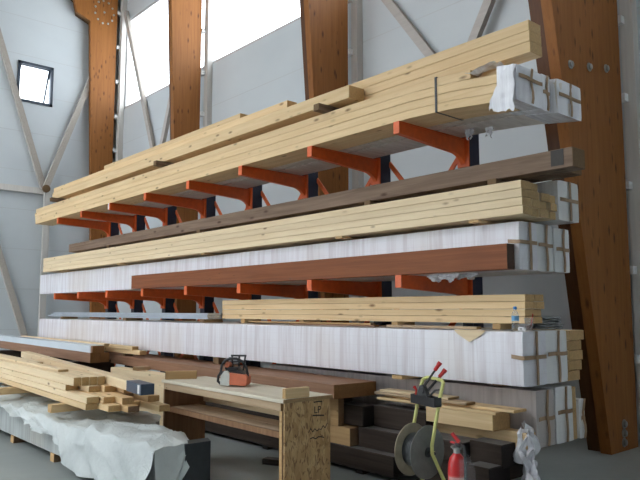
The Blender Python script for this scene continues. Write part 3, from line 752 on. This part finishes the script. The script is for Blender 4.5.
# ------------------------------------------------------------------ work bench with chainsaw
yb_ = R(-1.0)
bench = thing('work_bench', (-5.575, 3.84, 0), 'rough work bench of boards with strand board end panel, chainsaw on it', 'workbench', None, yb_)
HX0, HX1, HY0, HY1 = -1.12, 1.06, -.27, .25
MB().box(HX0-.01, HX1+.015, HY0-.015, HY1+.02, .868, .90, .004).build('bench_top', W_TOP, bench)
MB().box(HX0+.03, HX1-.035, HY0-.005, HY0+.025, .80, .866, .003).build('front_rail', W_BENCH, bench)
MB().box(HX0+.03, HX1-.02, HY1-.03, HY1, .63, .715, .003).build('back_rail', W_PALE, bench)
e = MB().box(HX1-.018, HX1, HY0+.01, HY1, .0, .867, .002).build('end_panel', OSB, bench); e['label'] = 'strand board end panel with black stamps'
MB().box(HX1-.065, HX1-.020, HY0-.0, HY0+.045, .0, .798, .003).build('leg', W_BLOCK, bench)
MB().box(HX1-.065, HX1-.020, HY1-.08, HY1-.035, .0, .774, .003).build('leg', W_BLOCK, bench)
m = MB()
m.box(HX0, HX0+.03, HY0+.01, HY1, 0.0, .798, .003)
m.build('end_panel', W_BROWN, bench)
MB().box(HX0+.031, HX1-.066, HY0+.03, HY0+.25, .585, .607, .003).build('shelf', W_BENCH, bench)
MB().box(HX0+.031, HX1-.02, HY0+.255, HY1-.09, .585, .607, .003).build('shelf', W_BENCH, bench)
MB().box(HX0+.031, HX1-.066, HY0+.005, HY0+.029, .570, .625, .003).build('shelf_edge', W_BROWN, bench)
# ink stamps on the panel
cu = bpy.data.curves.new('stamp', 'FONT'); cu.body = 'LP'; cu.size = .085; cu.extrude = .0008; cu.align_x = 'CENTER'
tmp = bpy.data.objects.new('stamp_text', cu); COL.objects.link(tmp)
dg = bpy.context.evaluated_depsgraph_get(); me = bpy.data.meshes.new_from_object(tmp.evaluated_get(dg)); bpy.data.objects.remove(tmp)
me.materials.clear(); me.materials.append(INK)
st = bpy.data.objects.new('stamp', me); COL.objects.link(st); st.parent = bench
st.location = (HX1+.0012, .10, .755); st.rotation_euler = (PI/2, 0, PI/2)
def scribble(pts, w):
    m = MB()
    for a, b in zip(pts[:-1], pts[1:]):
        d = Vector((0, b[0]-a[0], b[1]-a[1])).normalized()*w*.4
        m.bar(Vector((HX1+.0006, a[0], a[1]))-d, Vector((HX1+.0006, b[0], b[1]))+d, .0012, w)
    return m.build('stamp', INK, bench, smooth=False)
scribble([(.05, .738), (.11, .734), (.17, .728)], .012)
scribble([(.06, .85), (.11, .853), (.15, .849)], .010)
scribble([(.0+.0235*k, .60+(.028 if k % 2 else -.012)*abs(math.sin(k*1.9))+.003*k) for k in range(10)], .007)
scribble([(.02+.03*k, .545+.008*math.sin(k*2.3)) for k in range(6)], .009)
BM = Matrix.Translation(bench.location) @ Matrix.Rotation(yb_, 4, 'Z')
def on_bench(x, y): return BM @ Vector((x, y, .901))
def block_on(x, y, L, W, H, rz, mat, lab):
    p = on_bench(x, y)
    tag(MB().box(-L/2, L/2, -W/2, W/2, 0, H, .004).build('wood_block', mat, None, p, rz), lab, 'block', 'wood blocks on the bench')
block_on(HX0+.09, HY0+.17, .34, .045, .085, R(62), W_BLOCK, 'wood block standing on the far left end of the bench')
block_on(HX1-.03, HY0+.155, .26, .05, .085, R(88), W_SPRUCE, 'wood block standing on the right end of the bench above the stamps')

saw = thing('chainsaw', on_bench(-.085, -.02), 'orange and grey chainsaw with black handles resting on the bench', 'chainsaw', None, R(36))
MB().prism([(-.12, .012), (.13, .012), (.14, .06), (.12, .125), (.04, .165), (-.06, .165), (-.11, .11)], 'y', -.07, .085).build('engine_housing', BLACK, saw)
MB().prism([(-.115, .014), (-.02, .008), (-.018, .125), (-.045, .155), (-.075, .15), (-.112, .10)], 'y', -.098, -.071).build('sprocket_cover', SAWG, saw)
MB().prism([(-.012, .02), (.145, .012), (.162, .03), (.165, .10), (.15, .118), (-.012, .135)], 'y', -.11, .02).build('bar_guard', SAWO, saw)
MB().lathe([(.001, -.05), (.025, -.045), (.032, -.02), (.032, .02), (.025, .045), (.001, .05)], 16, 'y', (-.065, .0, .205)).build('air_filter_cover', SAWO, saw)
MB().box(-.09, .05, -.05, .06, .16, .185, .01).build('top_cover', BLACKM, saw)
MB().tube([(-.10, -.06, .08), (-.122, -.06, .15), (-.115, -.06, .205), (-.08, -.06, .25), (-.03, -.06, .272), (.04, -.06, .272), (.10, -.06, .245), (.145, -.06, .18), (.155, -.05, .11), (.15, -.03, .06)], .0135, 10).build('front_handle', BLACK, saw)
m = MB()
for a, b in (((-.03, .03, .165), (-.04, .03, .295)), ((.035, .03, .165), (.035, .03, .30)), ((.08, .03, .15), (.10, .03, .292)), ((-.05, .03, .295), (.11, .03, .295)), ((-.03, .03, .235), (.09, .03, .238))): m.tube([a, b], .009, 8)
m.build('hand_guard', BLACK, saw)
MB().tube([(-.11, .0, .13), (-.15, .0, .125), (-.172, .0, .09), (-.175, .0, .04), (-.15, .0, .018), (-.11, .0, .02)], .014, 10).build('rear_handle', BLACK, saw)
tag(MB().box(-.23, .23, -.06, .06, 0, .06, .004).build('floor_block', W_DARK, None, (-5.80, 4.56, 0), R(25)), 'dark wood block lying on the floor below the bench', 'block')

# ------------------------------------------------------------------ strapping trolley, reel, tensioner
AXY, AXZ = 4.335, .502; XF, XB = -3.625, -3.79
tr_ = thing('strapping_trolley', (-3.70, 4.3, 0), 'yellow green tube trolley with black tray and reel of strapping', 'trolley')
P = tr_.location
def L_(p): return (p[0]-P.x, p[1]-P.y, p[2]-P.z)
xr_, xl_ = -3.56, -3.86
DL = .095      # the far side stands a little further back
ypath = [(4.46, 1.02), (4.42, .92), (4.315, .57), (4.315, .505), (4.46, .27), (4.60, .085)]
for x, sg, dy in ((xr_, 1, 0), (xl_, -1, DL)):
    top = [(x-sg*.05, 4.495+dy, 1.07), (x-sg*.02, 4.49+dy, 1.065), (x, 4.475+dy, 1.05)]
    MB().tube([L_(p) for p in top]+[L_((x, y+dy*(1 if z > .5 else .4), z)) for y, z in ypath], .015, 10).build('side_tube', YELLOW, tr_)
    MB().lathe([(.03, -.02), (.08, -.018), (.085, -.008), (.085, .008), (.08, .018), (.03, .02)], 20, 'x', L_((x+.0, 4.615+dy*.4, .0855))).build('wheel', BLACK, tr_)
MB().tube([L_((xl_+.05, 4.495+DL, 1.07)), L_((xr_-.05, 4.495, 1.07))], .0152, 10).build('crossbar', YELLOW, tr_)
MB().tube([L_((xl_, AXY, AXZ)), L_((xr_+.015, AXY, AXZ))], .012, 10).build('axle', BLACKM, tr_)
for x, dy in ((xr_, 0), (xl_, .05)): MB().bar(L_((x, 4.305+dy*.5, AXZ)), L_((x, AXY+.012, AXZ)), .012, .03).build('axle_bracket', YELLOW, tr_)
m = MB(); tz = .868; ta = Vector((xl_-.012, 4.335+DL, 0)); tb = Vector((xr_+.012, 4.335, 0)); td = Vector((0, .085, 0))
def tbox(a, b, c_, d, za, zb_):
    vs = [m.bm.verts.new(Vector(L_((p.x, p.y, z)))) for z in (za, zb_) for p in (a, b, c_, d)]
    for f in ((3, 2, 1, 0), (4, 5, 6, 7), (0, 1, 5, 4), (1, 2, 6, 5), (2, 3, 7, 6), (3, 0, 4, 7)): m.bm.faces.new([vs[k] for k in f])
e5 = Vector((0, .005, 0)); ex5 = Vector((.005, 0, 0))
tbox(ta, tb, tb+td, ta+td, tz, tz+.008); tbox(ta-e5, tb-e5, tb, ta, tz-.004, tz+.07); tbox(ta+td, tb+td, tb+td+e5, ta+td+e5, tz-.004, tz+.07)
tbox(ta-ex5-e5, ta-e5, ta+td+e5, ta-ex5+td+e5, tz-.004, tz+.07); tbox(tb-e5, tb+ex5-e5, tb+ex5+td+e5, tb+td+e5, tz-.004, tz+.07)
m.build('tray', BLACK, tr_)
reel = thing('strapping_reel', ((XF+XB)/2, AXY, AXZ-.215), 'reel of black strapping between grey and tan flanges on the trolley', 'reel')
P2 = reel.location; hw = (XF-XB)/2; oz = AXZ-P2.z
def flange(x, mat, nm):
    return MB().lathe([(.03, x-.006), (.208, x-.006), (.213, x-.003), (.213, x+.003), (.208, x+.006), (.03, x+.006), (.03, x-.006)], 48, 'x', (0, 0, oz)).build(nm, mat, reel)
e = flange(hw, REELF, 'flange'); e['label'] = 'grey near flange'
MB().lathe([(.014, hw+.006), (.04, hw+.006), (.04, hw+.014), (.014, hw+.014)], 20, 'x', (0, 0, oz)).build('hub_ring', BLACKM, e)
e = flange(-hw, REELR, 'flange'); e['label'] = 'tan far flange'
MB().lathe([(.02, -hw+.007), (.135, -hw+.007), (.138, 0), (.135, hw-.007), (.02, hw-.007)], 40, 'x', (0, 0, oz)).build('strapping_coil', COIL, reel)
tn = thing('strap_tensioner', (-3.735, 4.435, tz+.009), 'hand strap tensioner with two red gripped levers lying in the trolley tray', 'tool')
MB().prism([(-.09, 0), (.05, 0), (.06, .03), (.03, .10), (.0, .15), (-.03, .14), (-.06, .07), (-.09, .03)], 'y', -.022, .022).build('tool_body', BLACKM, tn)
MB().lathe([(.001, -.03), (.028, -.03), (.03, 0), (.028, .03), (.001, .03)], 14, 'y', (-.01, 0, .10)).build('ratchet', BLACK, tn)
for nm, a, b, rr in (('lever', (-.02, -.012, .10), (.095, .105, .335), .010), ('lever', (.01, .012, .08), (.125, .135, .275), .010)):
    a = Vector(a); b = Vector(b); d = (b-a).normalized()
    lv = MB().tube([a, a.lerp(b, .8)], [rr*1.2, rr*.8], 8).build(nm, BLACKM, tn)
    MB().tube([b-d*.085, b-d*.08, b-d*.035, b-d*.02, b], [.012, .016, .017, .021, .019], 12).build('grip', REDG, lv)
MB().tube([(-.085, -.01, .05), (-.075, -.01, .10), (-.10, -.01, .125)], [.008, .008, .014], 8).build('release_lever', REDG, tn)
MB().tube([(.05, 0, .05), (.11, .01, .11), (.15, .02, .12)], [.01, .009, .006], 8).build('side_lever', BLACKM, tn)

ex = thing('fire_extinguisher', (-3.20, 4.165, 0), 'red fire extinguisher with black hose standing right of the trolley', 'fire extinguisher')
MB().lathe([(.055, 0), (.066, .01), (.069, .04), (.069, .47), (.066, .51), (.053, .55), (.033, .575), (.026, .585)], 32).build('cylinder', REDP, ex)
a0, a1 = R(-130), R(20)
MB().grid(lambda u, v: Vector((0.0697*math.cos(a0+(a1-a0)*u), 0.0697*math.sin(a0+(a1-a0)*u), .24+.19*v)), 16, 2).build('label', m_plain('label_red', (.60, .10, .09), .4), ex)
m = MB()
for k in range(5): 
    z_ = .27+.032*k
    m.grid(lambda u, v, z_=z_: Vector((0.0702*math.cos(a0+.3+(a1-a0-.6)*u), 0.0702*math.sin(a0+.3+(a1-a0-.6)*u), z_+(.014 if k % 2 else .022)*v)), 12, 1)
m.build('label_print', m_plain('label_pale', (.66, .36, .34), .4), ex)
MB().lathe([(.026, .583), (.026, .612), (.034, .614), (.034, .63), (.02, .635)], 20).build('neck', STEEL, ex)
MB().prism([(-.03, .63), (.035, .63), (.035, .66), (-.03, .665)], 'y', -.016, .016).build('valve', BLACK, ex)
MB().bar((.025, 0, .668), (-.03, -.015, .728), .024, .02).build('handle', REDG, ex)
MB().bar((.03, 0, .655), (-.045, -.01, .662), .022, .012).build('carry_handle', REDG, ex)
MB().tube([(.03, .0, .645), (.068, .0, .64), (.086, -.012, .58), (.087, -.015, .45), (.086, -.015, .25), (.084, -.01, .12)], .011, 10).build('hose', BLACK, ex)
MB().lathe([(.016, .628), (.018, .64), (.012, .642)], 14, 'z', (-.0, -.045, 0)).tube([(0, -.01, .64), (0, -.045, .636)], .008, 8).build('gauge', STEEL, ex)
def bag(u, v):
    a = R(-40)+R(150)*u; rr = .080+.028*v*(1-v)*4*math.sin(u*PI)+.012*fbm((u*5, v*5, 3), 1.5)
    return Vector((rr*math.cos(a)+.03*math.sin(u*PI), rr*math.sin(a), .20+.37*v))
MB().grid(bag, 18, 16).build('plastic_bag', BAG, ex)

# ------------------------------------------------------------------ tarpaulin covered pack, timber on it
TY0, TY1, TX0, TX1 = 2.76, 3.72, -13.2, -5.25
pk = thing('covered_pack', (-9.2, 3.2, 0), 'low long pack under a white tarpaulin, carrying the loose pale boards', 'covered pack')
P = pk.location
foot = [(TX0+.1, TY0), (TX1, TY0), (TX1, 3.20), (-6.6, 3.44), (-7.0, TY1), (TX0+.1, TY1)]
MB().prism([(x-P.x, y-P.y) for x, y in foot], 'z', .09, .44).build('wrapped_stack', GREYWRAP, pk)
e = MB().prism([(x-P.x, y-P.y) for x, y in [(TX1-.12, 3.02), (TX1+.04, 3.02), (TX1+.045, 3.27), (TX1-.10, 3.33)]], 'z', .03, .50).build('end_wrap', DARKWRAP, pk); e['label'] = 'black wrapped corner left uncovered'
for x in (-12.4, -10.6, -9.0, -7.6, -6.2): MB().box(x-.06-P.x, x+.06-P.x, TY0-.01-P.y, 3.3-P.y, 0, .088, .003).build('foot', W_BLOCK, pk)
# tarpaulin: top surface then a front skirt with folds and a ragged hem
def back_y(x): return TY1+.02 if x < -7.0 else (TY1+.02+(3.46-TY1-.02)*(x+7.0)/.4 if x < -6.6 else 3.46+(3.22-3.46)*(x+6.6)/(TX1+6.6))
def ridge(x, y):
    h_ = .462+.03*fbm((x*.9, y*1.6, 0), 1.0)+.045*abs(fbm((x*1.6+y*1.4, y*2, 3), 1.3))+.02*abs(fbm((x*4-y*3, y*4, 5), 1.2))
    h_ += .05*math.exp(-((x+6.35)/.6)**2-((y-2.95)/.25)**2)+.07*math.exp(-((x+5.55)/.35)**2-((y-3.0)/.2)**2)
    h_ += .045*max(0, 1-3.2*abs(fbm((x*1.3-y*.8, y*1.1+x*.5, 11), 1.2)))**2 - .02
    if -12.0 < x < -6.9 and y > TY0+.05: h_ = min(h_, .522)
    return max(h_, .448)
def hem(x):
    b_ = .42-.13*max(0, min(1, (x+9.5)/2.2))-.27*max(0, min(1, (x+7.35)/.7))
    return max(.03, b_+.045*fbm((x*2.0, 1, 1), 1.6)+.02*fbm((x*6, 2, 1), 1.5))
def tarp(u, v):
    x = TX0+(TX1+.02-TX0)*u; by = back_y(x)
    if v < .5:    # skirt
        w = v/.5; ft = 2*w-w*w
        fold = .085*fbm((x*1.5+w*.9, w*.7, 0), 1.3)+.045*fbm((x*4.2+w*1.6, w, 4), 1.2)+.05*max(0, 1-3*abs(fbm((x*2.6+w*1.4, w*.9, 8), 1.2)))**2
        zt0 = ridge(x, TY0); z_ = hem(x)+(zt0-hem(x))*w
        y = TY0-.02-(.055+fold)*(1-w**3)*(.55+.45*(1-w)) - .008
        y = min(y, TY0-.012)
        return Vector((x, y, z_))-P
    w = (v-.5)/.5
    y = TY0-.010+(by-TY0+.010)*w
    return Vector((x, y, ridge(x, y)-.02*w**6))-P
m = MB().grid(tarp, 190, 44)
m.build('tarpaulin', TARP, pk)
def endskirt(u, v):
    y = TY0-.02+(3.03-TY0+.02)*u
    f_ = .05*fbm((y*7+v, v*1.5, 0), 1.5)
    zt0 = ridge(TX1+.02, y); zb_ = .02+.30*u**2
    return Vector((TX1+.02+.05*v+f_*v, y, zt0+(zb_-zt0)*v))-P
m = MB().grid(endskirt, 20, 14); m.build('tarpaulin_end', TARP, pk)

g_p = 'loose boards on the tarpaulin pile'
zbr = .555
for x, lab in ((-7.6, 'bearer block under the right end of the pale boards, poking out over the tarpaulin'), (-9.65, 'bearer block on the tarpaulin at the left picture edge'), (-11.6, 'bearer block at the far end of the pale boards')):
    tag(cross_block('bearer', x, 2.70, 3.70, .530, .618, W_SPRUCE, .11), lab, 'bearer', 'bearers on the tarpaulin')
yw = R(-2.5)
def loose(xr, yf, ztop_, L, Wd, T, yaw, lab, mat=W_SPRUCE):
    if mat is not None and abs(yaw-yw) < 1e-6: yf = yf+(xr+6.9)*math.tan(yaw)+.004*0
    return tag(beam('pale_board', xr-L, xr, yf, yf+Wd, ztop_-T, ztop_, mat, yaw=yaw), lab, 'board', g_p)
Z1 = .618+.066
loose(-6.90, 2.82, Z1, 5.2, .125, .064, yw, 'lowest front pale board on the bearer blocks', W_SPRUCE)
loose(-6.62, 2.955, Z1, 5.0, .13, .064, yw, 'lowest pale board, second from the front, end cut slanting', W_SPRUCE)
loose(-6.45, 3.095, Z1, 5.0, .12, .064, yw, 'lowest pale board, third from the front', W_BLOCK)
loose(-6.75, 3.225, Z1, 5.0, .13, .064, yw, 'lowest pale board, fourth from the front', W_SPRUCE)
loose(-6.30, 3.365, Z1, 4.6, .12, .064, yw, 'lowest pale board reaching furthest towards the bench', W_SPRUCE)
loose(-6.95, 3.495, Z1, 4.8, .13, .064, yw, 'rearmost pale board of the lowest layer', W_SPRUCE)
Z2 = Z1+.066
loose(-6.90, 2.83, Z2, 5.3, .13, .064, yw, 'second layer front pale board, just above the lowest front board', W_PALE)
loose(-6.80, 2.97, Z2, 5.0, .12, .064, yw, 'second layer pale board next to the front one', W_SPRUCE)
loose(-6.62, 3.10, Z2, 5.0, .13, .064, yw, 'second layer golden board ending right of the square beams', W_SPRUCE)
loose(-6.95, 3.24, Z2, 4.8, .13, .064, yw, 'second layer board behind the golden one', W_BLOCK)
loose(-6.60, 3.38, Z2, 4.8, .13, .064, yw, 'second layer rear board under the blue ended beam', W_SPRUCE)
Z3 = Z2+.066
loose(-7.62, 2.845, Z3, 4.8, .14, .064, yw, 'third layer front pale board with a short darker end', W_PALE)
loose(-7.3, 2.995, Z3, 4.8, .13, .064, yw, 'third layer board under the square beams', W_PALE)
loose(-7.2, 3.135, Z3, 4.8, .13, .064, yw, 'third layer board, third from the front', W_SPRUCE)
loose(-7.0, 3.275, Z3, 4.8, .13, .064, yw, 'third layer rear board beside the blue ended beam', W_SPRUCE)
for k in range(4):
    loose(-7.42+.02*k, 2.865+k*.084, Z3+.093, 4.6, .081, .091, yw, ['first pale square beam from the front on top of the pile', 'second pale square beam from the front on top of the pile', 'third pale square beam from the front on top of the pile', 'fourth pale square beam from the front on top of the pile'][k], W_PALE)
Z4 = Z3+.093
loose(-8.2, 3.0, Z4+.030, 4.2, .12, .027, R(-3), 'thin board lying flat on the square beams with a dark end', W_PALE)
loose(-9.6, 3.21, Z4+.026, 3.0, .09, .024, R(-2.6), 'short thin board at the back on the square beams', W_PALE)
o = loose(-6.20, 3.085, Z3+.105, 6.4, .13, .104, R(-7.5), 'long tilted beam on top of the pile with a dark blue wrapped end', W_PALE)
o.location.z += .001
bp = MB().box(3.2-.45, 3.206, -.0675, .0675, -.0538, .0525); bp.build('end_wrap', m_plain('dark_blue_film', (.05, .075, .12), .35), o)['label'] = 'dark blue film around the end'
MB().box(3.2-.10, 3.2-.04, -.0685, -.0676, -.045, .040).build('paper_tag', LABELW, o)

# ------------------------------------------------------------------ second timber pile behind, partly under white film
yw2 = R(-2.2)
for x, lab in ((-11.3, 'dark cribbing under the right end of the film covered timber pile'), (-15.3, 'dark cribbing under the left end of the film covered timber pile')):
    tag(cross_block('cribbing', x, 4.28, 5.05, 0, .80, W_DARK, .25), lab, 'cribbing', 'cribbing under the film covered pile')
g_f = 'beams of the film covered pile'
tag(beam('brown_beam', -16.8, -10.65, 4.40, 4.57, .802, .965, W_SLAB, yaw=yw2), 'front brown beam with dark end below the white film covered beam', 'beam', g_f)
tag(beam('brown_beam', -16.8, -10.70, 4.58, 4.74, .802, .960, W_SLAB, yaw=yw2), 'second brown beam from the front in the film covered pile', 'beam', g_f)
r = beam('brown_beam', -16.8, -10.58, 4.40, 4.60, .967, 1.075, W_SLAB, yaw=yw2)
tag(r, 'upper beam of the pile with white film along its side', 'beam', g_f)
m = MB().box(-3.09, 3.04, -.108, -.101, -.055, .060).box(-3.09, 3.04, -.108, .10, .0545, .060); m.build('film_cover', m_plain('bluish_film', (.66, .72, .78), .25, vary=.05, scale=2), r)
tag(beam('pale_board', -15.9, -11.2, 4.76, 4.90, .975, 1.04, W_PALE, yaw=R(-1.2)), 'long pale board behind the white film covered beam', 'board', 'boards behind the film covered beam')
tag(beam('pale_board', -15.6, -10.95, 4.755, 4.85, 1.042, 1.09, W_PALE, yaw=R(-1.2)), 'topmost pale board behind the white film covered beam, short brown end', 'board', 'boards behind the film covered beam')
tag(beam('pale_board', -15.2, -10.3, 4.95, 5.06, 1.0, 1.06, W_SPRUCE, yaw=R(-.6)), 'pale board whose end shows right of the film covered beam', 'board', 'boards behind the film covered beam')
tag(beam('pale_board', -15.2, -10.05, 4.96, 5.08, .935, .998, W_SPRUCE, yaw=R(-.6)), 'lower pale board end next to the left brown slab', 'board', 'boards behind the film covered beam')
tag(cross_block('spacer_block', -10.6, 4.95, 5.09, .892, .933, W_GREY, .1), 'spacer under the pale board ends on the left slab', 'spacer')

# ------------------------------------------------------------------ light
w = bpy.data.worlds.new('overcast_sky'); S.world = w; w.use_nodes = True
nt = w.node_tree; nt.nodes.clear()
out = nt.nodes.new('ShaderNodeOutputWorld'); bg = nt.nodes.new('ShaderNodeBackground')
bg.inputs[0].default_value = (.90, .95, 1.0, 1); bg.inputs[1].default_value = 2.9
nt.links.new(bg.outputs[0], out.inputs[0])

# ------------------------------------------------------------------ camera
cam = bpy.data.cameras.new('camera'); co = bpy.data.objects.new('camera', cam); COL.objects.link(co)
cam.sensor_width = 36; cam.lens = 668/640*36; cam.clip_end = 200
co.location = (0, 0, 1.65); co.rotation_euler = (R(96.0), 0, R(48.8))
S.camera = co
S.view_settings.view_transform = 'Standard'; S.view_settings.look = 'None'
S.view_settings.gamma = 1; S.view_settings.exposure = 1.2
S.cycles.max_bounces = 10; S.cycles.diffuse_bounces = 6; S.cycles.sample_clamp_indirect = 6
S.cycles.use_denoising = True
